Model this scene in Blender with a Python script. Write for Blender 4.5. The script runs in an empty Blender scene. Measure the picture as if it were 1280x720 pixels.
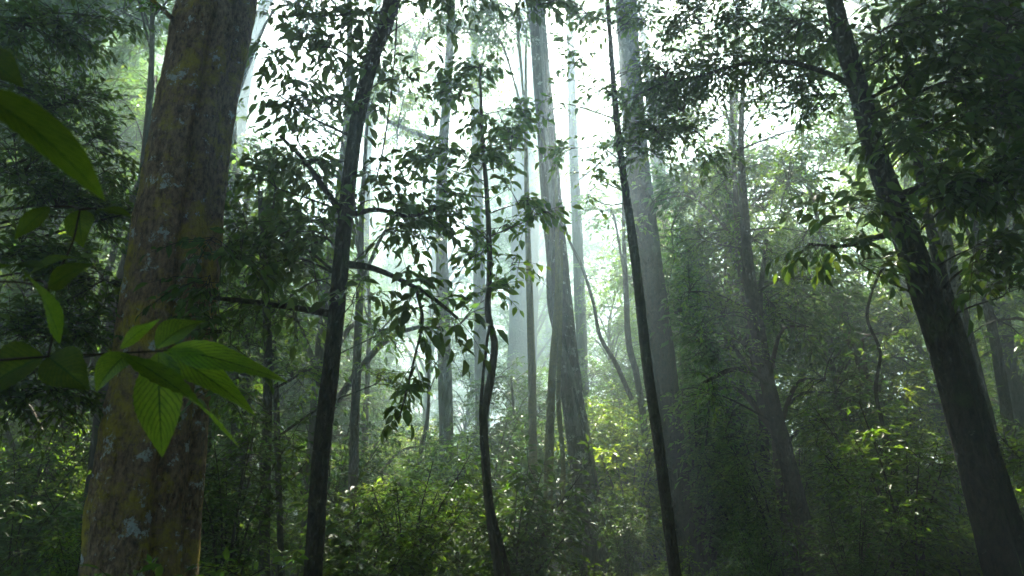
import bpy, math, random
import numpy as np
from mathutils import Vector, noise as mnoise

R = math.radians
scene = bpy.context.scene
COL = scene.collection
rng = np.random.default_rng(11)
random.seed(5)

# ------------------------------------------------------------------ camera
PITCH, LENS, EYE = R(15.0), 28.0, 1.6
FPX = LENS / 36.0 * 1280.0
cam_d = bpy.data.cameras.new('camera')
cam = bpy.data.objects.new('camera', cam_d)
COL.objects.link(cam)
cam.location = (0, 0, EYE)
cam.rotation_euler = (R(90) + PITCH, 0, 0)
cam_d.lens, cam_d.sensor_width = LENS, 36.0
cam_d.clip_start, cam_d.clip_end = 0.05, 3000
cam_d.dof.use_dof = True
cam_d.dof.focus_distance = 11.0
cam_d.dof.aperture_fstop = 7.0
scene.camera = cam

# ------------------------------------------------------------------ sky, sun, exposure
SUN_EL, SUN_AZ = 47.0, 5.0
SUN_STRENGTH, SKY_STRENGTH = 5.0, 0.065
EXPOSURE = 2.78
HAZE_DENSITY, HAZE_G = 0.013, 0.84

world = bpy.data.worlds.new('World')
scene.world = world
world.use_nodes = True
nt = world.node_tree
sky = nt.nodes.new('ShaderNodeTexSky')
sky.sky_type = 'NISHITA'
sky.sun_disc = False
sky.sun_elevation = R(SUN_EL)
sky.sun_rotation = R(SUN_AZ)
sky.dust_density = 2.0
nt.links.new(sky.outputs[0], nt.nodes['Background'].inputs[0])
nt.nodes['Background'].inputs[1].default_value = SKY_STRENGTH

sun_d = bpy.data.lights.new('sun', 'SUN')
sun_d.energy = SUN_STRENGTH
sun_d.angle = R(0.6)
sun_d.color = (1.0, 0.92, 0.75)
sun = bpy.data.objects.new('sun', sun_d)
COL.objects.link(sun)
sdir = Vector((math.sin(R(SUN_AZ)) * math.cos(R(SUN_EL)), math.cos(R(SUN_AZ)) * math.cos(R(SUN_EL)), math.sin(R(SUN_EL))))
sun.rotation_euler = sdir.to_track_quat('Z', 'Y').to_euler()
sun.location = (10, 60, 80)

scene.view_settings.view_transform = 'Standard'
scene.view_settings.look = 'None'
scene.view_settings.exposure = EXPOSURE
scene.view_settings.gamma = 1.0
cy = scene.cycles
cy.max_bounces, cy.diffuse_bounces, cy.glossy_bounces = 6, 3, 2
cy.transmission_bounces, cy.transparent_max_bounces, cy.volume_bounces = 4, 4, 2
cy.caustics_reflective = cy.caustics_refractive = False
cy.sample_clamp_indirect = 4.0
cy.use_denoising = True
try:
    cy.denoiser = 'OPENIMAGEDENOISE'
except Exception:
    pass

# ------------------------------------------------------------------ helpers
CP, SP = math.cos(PITCH), math.sin(PITCH)


def P(px, py, d):
    """photograph pixel -> world point standing d metres ahead"""
    a, b = (px - 640) / FPX, (360 - py) / FPX
    v = np.array([a, CP - b * SP, SP + b * CP])
    return np.array([0, 0, EYE]) + v * (d / v[1])


def depth(p):
    return p[1] * CP + (p[2] - EYE) * SP


def nrm(v):
    return v / np.maximum(np.linalg.norm(v, axis=-1, keepdims=True), 1e-9)


def ground_z(x, y):
    return (0.25 * np.sin(x * 0.21 + 1.3) * np.cos(y * 0.17) + 0.12 * np.sin(x * 0.6 + y * 0.45)
            + np.clip((y - 15) * 0.012, 0, 1.2))


class MB:
    def __init__(self):
        self.v, self.f, self.m, self.n = [], [], [], 0
        self.uv = []

    def add(self, verts, faces, mat=0):
        verts = np.asarray(verts, dtype=np.float64).reshape(-1, 3)
        faces = np.asarray(faces, dtype=np.int64)
        self.v.append(verts)
        self.f.append(faces + self.n)
        self.m.append(mat)
        self.n += len(verts)

    def build(self, name, mats, parent=None, loc=None, smooth=True):
        if not self.v:
            return None
        V = np.concatenate(self.v)
        off = np.array(parent.location if parent is not None else (loc if loc is not None else (0, 0, 0)))
        V = V - off
        me = bpy.data.meshes.new(name)
        me.vertices.add(len(V))
        me.vertices.foreach_set('co', V.astype(np.float32).ravel())
        loops = np.concatenate([f.ravel() for f in self.f])
        sizes = np.concatenate([np.full(len(f), f.shape[1]) for f in self.f])
        mi = np.concatenate([np.full(len(f), m) for f, m in zip(self.f, self.m)])
        me.loops.add(len(loops))
        me.loops.foreach_set('vertex_index', loops.astype(np.int32))
        me.polygons.add(len(sizes))
        me.polygons.foreach_set('loop_start', np.concatenate([[0], np.cumsum(sizes)[:-1]]).astype(np.int32))
        me.polygons.foreach_set('material_index', mi.astype(np.int32))
        me.polygons.foreach_set('use_smooth', np.full(len(sizes), smooth))
        me.update(calc_edges=True)
        for m in (mats if isinstance(mats, (list, tuple)) else [mats]):
            me.materials.append(m)
        o = bpy.data.objects.new(name, me)
        COL.objects.link(o)
        if parent is not None:
            o.parent = parent
        elif loc is not None:
            o.location = loc
        return o


def tag(o, label=None, cat=None, group=None, kind=None):
    if label:
        o['label'] = label
    if cat:
        o['category'] = cat
    if group:
        o['group'] = group
    if kind:
        o['kind'] = kind
    return o


def thing(name, label, cat, loc, group=None):
    o = bpy.data.objects.new(name, None)
    o.empty_display_size = 0.2
    COL.objects.link(o)
    o.location = tuple(float(c) for c in loc)
    return tag(o, label, cat, group)


def copy_thing(o, loc, rz, s, label=None, group=None, tilt=(0, 0)):
    c = o.copy()
    COL.objects.link(c)
    c.location = loc
    c.rotation_euler = (tilt[0], tilt[1], rz)
    c.scale = (s, s, s)
    if label:
        c['label'] = label
    if group:
        c['group'] = group
    for ch in o.children:
        k = ch.copy()
        COL.objects.link(k)
        k.parent = c
    return c


def spline(pts, n):
    """Catmull-Rom through rows of pts (position + radius columns)"""
    pts = np.asarray(pts, float)
    if len(pts) < 3:
        t = np.linspace(0, 1, n)[:, None]
        return pts[0] * (1 - t) + pts[-1] * t
    ext = np.vstack([2 * pts[0] - pts[1], pts, 2 * pts[-1] - pts[-2]])
    seg = len(pts) - 1
    u = np.linspace(0, seg - 1e-6, n)
    i = u.astype(int)
    t = (u - i)[:, None]
    a, b, c, d = ext[i], ext[i + 1], ext[i + 2], ext[i + 3]
    return 0.5 * (2 * b + (c - a) * t + (2 * a - 5 * b + 4 * c - d) * t ** 2 + (3 * b - a - 3 * c + d) * t ** 3)


def tube(mb, pts, rad, sides=8, n=None, mat=0, rough=0.0, freq=3.0, prof=None, cap=True):
    pr = np.column_stack([np.asarray(pts, float), np.asarray(rad, float)])
    n = n or max(4, 4 * (len(pr) - 1))
    s = spline(pr, n)
    c, r = s[:, :3], np.maximum(s[:, 3], 0.0008)
    T = nrm(np.gradient(c, axis=0))
    X = np.cross(T, np.array([0, 1.0, 0.02]))
    bad = np.linalg.norm(X, axis=1) < 0.2
    X[bad] = np.cross(T[bad], np.array([0, 0.1, 1.0]))
    X = nrm(X)
    X[np.einsum('ij,j->i', X, X[0]) < 0] *= -1
    Y = np.cross(T, X)
    a = np.linspace(0, 2 * np.pi, sides, endpoint=False)
    k = np.ones((n, sides)) * r[:, None]
    if prof is not None:
        k = k * prof(a[None, :], np.linspace(0, 1, n)[:, None])
    v = c[:, None, :] + (X[:, None, :] * np.cos(a)[None, :, None] + Y[:, None, :] * np.sin(a)[None, :, None]) * k[..., None]
    if rough > 0:
        for i in range(n):
            for j in range(sides):
                p = v[i, j]
                q = Vector((p[0] * freq / r[i] * 0.25, p[1] * freq / r[i] * 0.25, p[2] * freq * 0.5))
                f = mnoise.noise(q) + 0.5 * mnoise.noise(q * 2.3) + (.5 * abs(mnoise.noise(q * 5.1)) if sides > 60 else 0)
                v[i, j] = c[i] + (p - c[i]) * (1 + rough * f)
    i, j = np.meshgrid(np.arange(n - 1), np.arange(sides), indexing='ij')
    j2 = (j + 1) % sides
    f = np.stack([i * sides + j, i * sides + j2, (i + 1) * sides + j2, (i + 1) * sides + j], -1).reshape(-1, 4)
    mb.add(v, f, mat)
    if cap:
        mb.add(np.vstack([v[-1], c[-1:]]), [[q, (q + 1) % sides, sides] for q in range(sides)], mat)
    return c, r


# --- leaves, many at a time
def _tpl(kind):
    if kind == 'lo':
        v = np.array([[0, 0, 0], [.45, .5, .10], [1, 0, -.12], [.45, -.5, .10]])
        return v, [np.array([[0, 2, 1], [0, 3, 2]])]
    x = [.0, .28, .62, 1.0]
    v = [[0, 0, 0]]
    for xx, w in ((.28, .46), (.62, .42)):
        z = -.16 * xx * xx
        v += [[xx, w, z + .09], [xx, 0, z], [xx, -w, z + .09]]
    v += [[1, 0, -.2]]
    return np.array(v), [np.array([[0, 2, 1], [0, 3, 2], [4, 5, 7], [5, 6, 7]]), np.array([[1, 2, 5, 4], [2, 3, 6, 5]])]


TPL = {'lo': _tpl('lo'), 'hi': _tpl('hi')}


def add_leaves(mb, pos, axis, normal, length, width, tpl='lo', mat=0):
    tv, tf = TPL[tpl]
    N, K = len(pos), len(tv)
    if N == 0:
        return
    A = nrm(axis)
    B = nrm(np.cross(normal, A))
    Cn = np.cross(A, B)
    L, W = length[:, None, None], width[:, None, None]
    v = (pos[:, None, :] + A[:, None, :] * (tv[None, :, 0:1] * L) + B[:, None, :] * (tv[None, :, 1:2] * W)
         + Cn[:, None, :] * (tv[None, :, 2:3] * L))
    for q, f in enumerate(tf):
        base = (np.arange(N) * K)[:, None, None] + f[None]
        if q == 0:
            mb.add(v.reshape(-1, 3), base.reshape(-1, f.shape[1]), mat)
        else:
            mb.f.append(base.reshape(-1, f.shape[1]) + mb.n - N * K)
            mb.m.append(mat)


def add_sticks(mb, P0, P1, P2, r0, r1, mat=1):
    """thin three-sided twigs through three points each"""
    N = len(P0)
    if N == 0:
        return
    T = nrm(P2 - P0)
    X = nrm(np.cross(T, np.array([.31, .87, .38])))
    Y = np.cross(T, X)
    rings = []
    for p, r in ((P0, r0), (P1, (r0 + r1) / 2), (P2, r1)):
        rr = np.broadcast_to(np.asarray(r, float), (N,))[:, None]
        for a in (0, 2.094, 4.189):
            rings.append(p + (X * math.cos(a) + Y * math.sin(a)) * rr)
    v = np.stack(rings, 1)
    f = np.array([[i * 3 + j, i * 3 + (j + 1) % 3, i * 3 + 3 + (j + 1) % 3, i * 3 + 3 + j] for i in range(2) for j in range(3)])
    mb.add(v.reshape(-1, 3), ((np.arange(N) * 9)[:, None, None] + f[None]).reshape(-1, 4), mat)


def twigs(mb, O, D, L, K=7, leaf=.1, aspect=.42, droop=.25, tpl='lo', stick=.004, spread=58, hang=.1, jitter=.55):
    """twigs from O along D with K alternate leaves each"""
    N = len(O)
    if N == 0:
        return
    L = np.asarray(L, float)
    g = np.array([0, 0, -1.0])
    pt = lambda s: O + D * (L * s)[:, None] + g * (droop * L * s * s)[:, None]
    s1, s05 = np.ones(N), np.full(N, .5)
    add_sticks(mb, O, pt(s05), pt(s1), stick, stick * .45)
    for k in range(K):
        s = np.clip((k + .8) / K * .85 + .15 + rng.normal(0, .02, N), .05, 1)
        p = pt(s)
        T = nrm(D * L[:, None] + g * (2 * droop * L * s)[:, None])
        side = nrm(np.cross(T, np.array([0, 0, 1.0])) + rng.normal(0, .2, (N, 3)))
        last = k == K - 1
        b = R(8 if last else spread) + rng.normal(0, .18, N)
        sg = (1 if k % 2 else -1)
        ax = T * np.cos(b)[:, None] + side * (np.sin(b) * sg)[:, None] + g * (hang + rng.normal(0, .2, N))[:, None]
        nr = np.array([0, 0, 1.0]) + rng.normal(0, jitter, (N, 3))
        ln = leaf * rng.uniform(.45, 1.2, N)
        keep = rng.random(N) > .08
        ax = nrm(ax)
        add_leaves(mb, (p + ax * (leaf * .1))[keep], ax[keep], nr[keep], ln[keep], ln[keep] * aspect * rng.uniform(.85, 1.15, keep.sum()), tpl, 0)


def rand_dirs(n):
    return nrm(rng.normal(0, 1, (n, 3)))


def clump(mb, c, r, n, origin=None, leaf=.1, K=7, tlen=None, tpl='lo', subs=None, up=.15, **kw):
    """a clump of foliage: sub-branches from its inside, twigs along them"""
    c = np.asarray(c, float)
    r = np.broadcast_to(np.asarray(r, float), (3,))
    m = subs or max(3, n // 7)
    sd = rand_dirs(m)
    sd[:, 2] = sd[:, 2] * .75 + up
    if origin is not None:
        sd += nrm(c - origin) * .35
    sd = nrm(sd)
    end = c + sd * r * rng.uniform(.45, .95, (m, 1))
    st = c - nrm(sd) * r * .05
    mid = (st + end) / 2 + np.array([0, 0, .08]) * r[2]
    sr = min(.012, .02 * float(r.mean()))
    add_sticks(mb, np.broadcast_to(st, end.shape), mid, end, sr, sr * .4)
    idx = rng.integers(0, m, n)
    t = rng.uniform(.15, 1, n) ** .7
    O = st[idx] * ((1 - t) ** 2)[:, None] + mid[idx] * (2 * t * (1 - t))[:, None] + end[idx] * (t ** 2)[:, None]
    D = sd[idx] * .7 + rand_dirs(n) * .75
    D[:, 2] *= .6
    tl = tlen or leaf * 3.2
    twigs(mb, O, nrm(D), tl * rng.uniform(.6, 1.2, n), K=K, leaf=leaf, tpl=tpl, **kw)


# ------------------------------------------------------------------ materials
def newmat(name):
    m = bpy.data.materials.new(name)
    m.use_nodes = True
    t = m.node_tree
    return m, t, t.nodes['Principled BSDF'], t.nodes['Material Output']


def leaf_mat(name, base, trans, mixf=.4, rough=.42, var=.35):
    m, t, b, out = newmat(name)
    geo = t.nodes.new('ShaderNodeNewGeometry')
    oi = t.nodes.new('ShaderNodeObjectInfo')
    hs = t.nodes.new('ShaderNodeHueSaturation')
    hs.inputs['Color'].default_value = (*base, 1)
    mr = t.nodes.new('ShaderNodeMapRange')
    mr.inputs[3].default_value, mr.inputs[4].default_value = 1 - var, 1 + var
    t.links.new(geo.outputs['Random Per Island'], mr.inputs[0])
    t.links.new(mr.outputs[0], hs.inputs['Value'])
    mh = t.nodes.new('ShaderNodeMapRange')
    mh.inputs[3].default_value, mh.inputs[4].default_value = .462, .518
    hm = t.nodes.new('ShaderNodeMath')
    hm.operation = 'MULTIPLY'
    hm.inputs[1].default_value = 17.3
    hf = t.nodes.new('ShaderNodeMath')
    hf.operation = 'FRACT'
    ha = t.nodes.new('ShaderNodeMath')
    ha.operation = 'MULTIPLY_ADD'
    ha.inputs[1].default_value = .6
    t.links.new(geo.outputs['Random Per Island'], hm.inputs[0])
    t.links.new(hm.outputs[0], hf.inputs[0])
    t.links.new(hf.outputs[0], ha.inputs[0])
    hb = t.nodes.new('ShaderNodeMath')
    hb.operation = 'MULTIPLY'
    hb.inputs[1].default_value = .4
    t.links.new(oi.outputs['Random'], hb.inputs[0])
    t.links.new(hb.outputs[0], ha.inputs[2])
    t.links.new(ha.outputs[0], mh.inputs[0])
    t.links.new(mh.outputs[0], hs.inputs['Hue'])
    hs2 = t.nodes.new('ShaderNodeHueSaturation')
    hs2.inputs['Color'].default_value = (*trans, 1)
    t.links.new(mr.outputs[0], hs2.inputs['Value'])
    t.links.new(mh.outputs[0], hs2.inputs['Hue'])
    t.links.new(hs.outputs[0], b.inputs['Base Color'])
    b.inputs['Roughness'].default_value = rough
    b.inputs['Specular IOR Level'].default_value = .22
    tr = t.nodes.new('ShaderNodeBsdfTranslucent')
    t.links.new(hs2.outputs[0], tr.inputs[0])
    mx = t.nodes.new('ShaderNodeMixShader')
    mx.inputs[0].default_value = mixf
    t.links.new(b.outputs[0], mx.inputs[1])
    t.links.new(tr.outputs[0], mx.inputs[2])
    t.links.new(mx.outputs[0], out.inputs[0])
    return m


def bark_mat(name, dark, light, moss=None, moss_amt=.0, lichen=None, lichen_amt=0., scale=6., bump=1.0, stretch=.3):
    m, t, b, out = newmat(name)
    tc = t.nodes.new('ShaderNodeTexCoord')
    mp = t.nodes.new('ShaderNodeMapping')
    mp.inputs['Scale'].default_value = (scale, scale, scale * stretch)
    t.links.new(tc.outputs['Object'], mp.inputs[0])
    n1 = t.nodes.new('ShaderNodeTexNoise')
    n1.inputs['Scale'].default_value = 2.0
    n1.inputs['Detail'].default_value = 9
    n1.inputs['Roughness'].default_value = .7
    t.links.new(mp.outputs[0], n1.inputs['Vector'])
    cr = t.nodes.new('ShaderNodeValToRGB')
    cr.color_ramp.elements[0].position, cr.color_ramp.elements[1].position = .33, .68
    cr.color_ramp.elements[0].color, cr.color_ramp.elements[1].color = (*dark, 1), (*light, 1)
    t.links.new(n1.outputs['Fac'], cr.inputs[0])
    col = cr.outputs[0]

    def patch(col, c, amt, sc, det, width):
        n = t.nodes.new('ShaderNodeTexNoise')
        n.inputs['Scale'].default_value = sc
        n.inputs['Detail'].default_value = det
        n.inputs['Roughness'].default_value = .75
        t.links.new(tc.outputs['Object'], n.inputs['Vector'])
        r = t.nodes.new('ShaderNodeMapRange')
        e = .72 - .45 * amt
        r.inputs[1].default_value, r.inputs[2].default_value = e, e + width
        t.links.new(n.outputs['Fac'], r.inputs[0])
        mx = t.nodes.new('ShaderNodeMix')
        mx.data_type = 'RGBA'
        t.links.new(r.outputs[0], mx.inputs['Factor'])
        t.links.new(col, mx.inputs[6])
        mx.inputs[7].default_value = (*c, 1)
        return mx.outputs[2], r.outputs[0]
    if moss:
        col, _ = patch(col, moss, moss_amt, 2.2, 8, .12)
    if lichen:
        col, _ = patch(col, lichen, lichen_amt, 5.0, 6, .04)
    t.links.new(col, b.inputs['Base Color'])
    b.inputs['Roughness'].default_value = .9
    b.inputs['Specular IOR Level'].default_value = .25
    v = t.nodes.new('ShaderNodeTexVoronoi')
    v.feature = 'DISTANCE_TO_EDGE'
    v.inputs['Scale'].default_value = 2.6
    wv = t.nodes.new('ShaderNodeMix')
    wv.data_type = 'VECTOR'
    wv.inputs[0].default_value = .12
    t.links.new(mp.outputs[0], wv.inputs[4])
    t.links.new(n1.outputs['Color'], wv.inputs[5])
    t.links.new(wv.outputs[1], v.inputs['Vector'])
    ad = t.nodes.new('ShaderNodeMath')
    ad.operation = 'ADD'
    t.links.new(n1.outputs['Fac'], ad.inputs[0])
    t.links.new(v.outputs['Distance'], ad.inputs[1])
    bp = t.nodes.new('ShaderNodeBump')
    bp.inputs['Strength'].default_value = bump
    bp.inputs['Distance'].default_value = .07
    t.links.new(ad.outputs[0], bp.inputs['Height'])
    t.links.new(bp.outputs[0], b.inputs['Normal'])
    return m


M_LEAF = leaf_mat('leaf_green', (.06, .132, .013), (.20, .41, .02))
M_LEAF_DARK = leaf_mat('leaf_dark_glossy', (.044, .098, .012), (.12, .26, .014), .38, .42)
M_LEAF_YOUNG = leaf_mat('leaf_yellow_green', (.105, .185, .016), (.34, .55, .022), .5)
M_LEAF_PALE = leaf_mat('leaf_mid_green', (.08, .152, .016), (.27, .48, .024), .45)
M_LITTER = leaf_mat('leaf_litter_brown', (.07, .045, .022), (.08, .05, .02), .15, .8)
M_TWIG = bark_mat('twig_bark', (.025, .018, .01), (.07, .05, .03), scale=20, bump=.2)
M_BARK_MOSSY = bark_mat('bark_brown_mossy', (.075, .043, .022), (.47, .30, .155), (.46, .35, .025), .52, (.55, .57, .50), .3, 11, 1.0, .55)
M_BARK_DARK = bark_mat('bark_dark', (.013, .009, .0055), (.075, .052, .032), (.05, .056, .016), .4, (.15, .14, .11), .12, 9, 1.0, .45)
M_BARK_PALE = bark_mat('bark_grey_lichen', (.045, .034, .025), (.18, .145, .11), (.06, .075, .03), .35, (.45, .46, .42), .34, 9)
M_BARK_BROWN = bark_mat('bark_brown', (.05, .038, .026), (.13, .1, .07), (.06, .07, .025), .25, (.3, .3, .26), .12, 9)
M_BARK_GREY = bark_mat('bark_grey_brown', (.045, .038, .033), (.12, .105, .09), (.05, .06, .025), .3, None, 0, 8)
M_BARK_PINK = bark_mat('bark_pinkish', (.16, .10, .08), (.32, .22, .18), (.1, .1, .05), .2, None, 0, 7)
M_MOSS = bark_mat('moss_yellow_green', (.10, .09, .018), (.24, .22, .035), (.06, .075, .02), .4, None, 0, 14, .9, .6)
M_VINE = bark_mat('vine_pale', (.18, .17, .14), (.4, .39, .34), (.08, .09, .04), .3, None, 0, 16)

# ------------------------------------------------------------------ haze
hz = MB()
x0, x1, y0, y1, z0, z1 = -85, 85, -45, 125, -2.0, 44
hz.add([[x0, y0, z0], [x1, y0, z0], [x1, y1, z0], [x0, y1, z0], [x0, y0, z1], [x1, y0, z1], [x1, y1, z1], [x0, y1, z1]],
       [[0, 3, 2, 1], [4, 5, 6, 7], [0, 1, 5, 4], [1, 2, 6, 5], [2, 3, 7, 6], [3, 0, 4, 7]])
mh = bpy.data.materials.new('haze_air')
mh.use_nodes = True
t = mh.node_tree
t.nodes.remove(t.nodes['Principled BSDF'])
pv = t.nodes.new('ShaderNodeVolumePrincipled')
pv.inputs['Color'].default_value = (.72, .89, 1.0, 1)
pv.inputs['Density'].default_value = HAZE_DENSITY
pv.inputs['Anisotropy'].default_value = HAZE_G
t.links.new(pv.outputs[0], t.nodes['Material Output'].inputs['Volume'])
haze = hz.build('haze', mh, smooth=False)
tag(haze, 'pale mist hanging between the trees of the forest', 'mist', kind='stuff')

# ------------------------------------------------------------------ ground
gx = np.linspace(-80, 80, 120)
gy = np.linspace(-40, 120, 120)
X, Y = np.meshgrid(gx, gy, indexing='ij')
Z = ground_z(X, Y)
gm = MB()
i, j = np.meshgrid(np.arange(119), np.arange(119), indexing='ij')
q = i * 120 + j
gm.add(np.stack([X, Y, Z], -1), np.stack([q, q + 120, q + 121, q + 1], -1).reshape(-1, 4))
m, t, b, out = newmat('forest_floor_soil')
tc = t.nodes.new('ShaderNodeTexCoord')
n = t.nodes.new('ShaderNodeTexNoise')
n.inputs['Scale'].default_value, n.inputs['Detail'].default_value = 3.0, 10
t.links.new(tc.outputs['Object'], n.inputs['Vector'])
cr = t.nodes.new('ShaderNodeValToRGB')
cr.color_ramp.elements[0].color, cr.color_ramp.elements[1].color = (.02, .014, .008, 1), (.09, .06, .03, 1)
t.links.new(n.outputs['Fac'], cr.inputs[0])
t.links.new(cr.outputs[0], b.inputs['Base Color'])
b.inputs['Roughness'].default_value = .95
tag(gm.build('ground', m), kind='structure')
gf = MB()
S = 1500
gf.add([[-S, -S, -1.2], [S, -S, -1.2], [S, S, -1.2], [-S, S, -1.2]], [[0, 1, 2, 3]])
tag(gf.build('terrain', m), kind='structure')


# ------------------------------------------------------------------ trees traced from the photograph
class Tree:
    def __init__(self, name, label, pts, d, bark, top=None, cat='tree', group=None, sides=14, n=None, rough=.08, prof=None,
                 leafmat=None, flare=1.0, lean=0.0, freq=3.0):
        """pts: (px, py, width px) from the bottom up, all standing about d metres ahead; lean moves the top along Y"""
        w = [P(p[0], p[1], d) for p in pts]
        r = [p[2] / 2 * depth(q) / FPX for p, q in zip(pts, w)]
        # down to the ground
        a, bb = w[0], w[1]
        dirn = nrm(a - bb)
        gz = float(ground_z(a[0], a[1])) - .15
        if a[2] > gz + .1:
            tt = (a[2] - gz) / max(.3, -dirn[2])
            foot = a + dirn * tt
            foot[1] = a[1]
            w.insert(0, foot)
            r.insert(0, r[0] * 1.12 * flare)
        if top:
            a, bb = w[-1], w[-2]
            dirn = nrm(a - bb)
            dirn = nrm(dirn * .6 + np.array([0, 0, .4]))
            k = 0
            r_top = r[-1]
            while w[-1][2] < top - .3:
                step = min(2.5, top - w[-1][2])
                w.append(w[-1] + dirn * step + rng.normal(0, .06, 3) * np.array([1, 1, 0]))
                k += 1
                fr = max(0.25, 1 - (w[-1][2] - a[2]) / max(1, top - a[2]) * .7)
                r.append(r_top * fr)
        w = np.array(w)
        if lean:
            w[:, 1] += lean * np.clip((w[:, 2] - w[0][2]), 0, 99)
        self.w, self.r, self.d = w, np.array(r), d
        self.root = thing(name, label, cat, (w[0][0], w[0][1], w[0][2]), group)
        tm = MB()
        self.c, self.rc = tube(tm, w, r, sides, n or 6 * len(w), rough=rough, prof=prof, freq=freq)
        self.trunk = tm.build('trunk', bark, self.root)
        self.bark, self.crown, self.leafmat = bark, MB(), leafmat or M_LEAF
        self.nb = 0

    def attach(self, p):
        """a point on the trunk for a branch that ends at p"""
        hz_ = np.hypot(self.c[:, 0] - p[0], self.c[:, 1] - p[1])
        want = p[2] - .45 * hz_ * rng.uniform(.2, 1.5)
        i = int(np.argmin(np.abs(self.c[:, 2] - want)))
        return self.c[i], self.rc[i]

    def branch(self, world_pts, rad, sides=7, rough=.06):
        mb = MB()
        tube(mb, world_pts, rad, sides, 5 * len(world_pts), rough=rough)
        self.nb += 1
        return mb.build('branch', self.bark, self.root)

    def branch_px(self, pts, r0=None, twig_n=0, **kw):
        """pts: (px, py, width px, dd)"""
        w = np.array([P(p[0], p[1], self.d + p[3]) for p in pts])
        r = [p[2] / 2 * depth(q) / FPX for p, q in zip(pts, w)]
        self.branch(w, r)
        if twig_n:
            s = spline(w, 60)
            i = rng.integers(int(60 * kw.pop('frm', .35)), 60, twig_n)
            T = nrm(np.gradient(s, axis=0))[i]
            D = T * .5 + rand_dirs(twig_n) * .8
            L = kw.pop('tlen', .4) * rng.uniform(.6, 1.2, twig_n)
            twigs(self.crown, s[i], nrm(D), L, **kw)
        return w

    def clumps_px(self, lst, leaf=.1, per=1.0, limb=True, **kw):
        for c in lst:
            px, py, rp, dd, n = c[:5]
            ctr = P(px, py, self.d + dd)
            rr = rp * depth(ctr) / FPX
            o, orad = self.attach(ctr)
            if limb:
                mid = (o + ctr) / 2 + np.array([0, 0, .08 * np.linalg.norm(ctr - o)]) + rng.normal(0, .07 * np.linalg.norm(ctr - o), 3)
                r0 = min(orad * .35, .006 + .009 * np.linalg.norm(ctr - o))
                if np.linalg.norm(ctr - o) > .25:
                    self.branch([o, mid, ctr], [r0, r0 * .7, r0 * .4], 6, .03)
            clump(self.crown, ctr, (rr, rr * 1.15, rr), int(n * per), origin=o, leaf=leaf, **kw)

    def top_crown(self, r, z, n_clumps, n, leaf=.2, **kw):
        """the crown high above, where the trunk has left the picture"""
        c0 = self.c[-1]
        for k in range(n_clumps):
            a = rng.uniform(0, 6.283)
            rad = r * math.sqrt(rng.random()) * .9
            ctr = np.array([c0[0] + rad * math.cos(a), c0[1] + rad * math.sin(a), c0[2] + rng.uniform(-.25, .25) * z])
            if k < 10:
                mid = (c0 + ctr) / 2
                self.branch([self.c[-8], mid, ctr], [self.rc[-1] * .8, self.rc[-1] * .5, .03], 6)
            clump(self.crown, ctr, (r * .32, r * .32, z * .25), n, leaf=leaf, **kw)

    def done(self):
        self.crown.build('crown', [self.leafmat, M_TWIG], self.root)
        return self.root


# --- the big mossy trunk on the left
def groove(a, t):
    # a: 0 = left, pi/2 = towards the camera, pi = right
    f = 1 + .03 * np.sin(3 * a + 2 * t) + .015 * np.sin(7 * a - 5 * t)
    for g0, dp, wd in ((2.2, -.30, .15), (2.75, .10, .35), (.75, -.07, .12), (1.4, -.05, .1), (4.2, -.2, .25), (5.4, -.12, .2)):
        dlt = np.angle(np.exp(1j * (a - g0 - .25 * (1 - t) * (g0 > 2))))
        f = f + dp * np.exp(-(dlt / wd) ** 2) * (.6 + .4 * t)
    return f


T = Tree('mossy_tree', 'thick brown leaning trunk with orange moss and white lichen patches, biggest trunk in the forest',
         [(166, 720, 118), (176, 600, 110), (193, 480, 98), (207, 340, 90), (219, 250, 84), (235, 150, 79), (251, 60, 76), (263, 0, 74)],
         7.0, M_BARK_MOSSY, top=15, sides=110, n=300, rough=.055, prof=groove, freq=6)
fm = MB()
fw = np.array([P(px_, py_, 7.12) for px_, py_ in ((224, 900), (228, 720), (238, 600), (247, 480), (259, 340), (267, 250), (279, 150), (296, 60), (306, 0), (322, -120), (330, -260))])
tube(fm, fw, np.array([44, 38, 34, 32, 30, 28, 27, 29, 30, 30, 30]) / 2 * np.array([depth(p) for p in fw]) / FPX, 30, 120, rough=.09, freq=6)
fm.build('side_stem', M_BARK_MOSSY, T.root)
T.branch_px([(224, 34, 9, -.2), (210, 18, 6, -.3), (195, 4, 5, -.4), (180, -8, 4, -.5)], twig_n=14, leaf=.09, K=5, tlen=.25, tpl='hi')
T.top_crown(5.0, 5, 22, 110, leaf=.2)
T.done()

# --- dark slender tree left of the middle, with large drooping leaves
T = Tree('dark_slender_tree', 'dark slender trunk bending right at its top, with large drooping leaves, beside the mossy trunk',
         [(390, 740, 24), (402, 560, 22), (415, 450, 21), (426, 330, 20), (436, 230, 18), (447, 150, 18), (466, 70, 19), (490, 0, 20)],
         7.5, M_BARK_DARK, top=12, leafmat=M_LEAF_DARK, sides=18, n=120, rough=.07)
big = dict(tpl='hi', K=6, aspect=.46, hang=.4, droop=.35, tlen=.42)
T.branch_px([(430, 330, 11, 0), (465, 335, 8, -.2), (505, 352, 6, -.4), (540, 372, 5, -.5), (572, 398, 4, -.5)], twig_n=20, leaf=.17, **big)
T.branch_px([(520, 360, 4, -.45), (528, 400, 4, -.5), (520, 440, 3, -.5), (510, 480, 3, -.5), (500, 520, 2, -.5)], twig_n=13, leaf=.15, frm=.25, **{**big, 'tlen': .25})
T.branch_px([(436, 270, 9, 0), (470, 262, 6, -.2), (510, 270, 5, -.3), (545, 262, 3, -.3)], twig_n=16, leaf=.14, **big)
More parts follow.
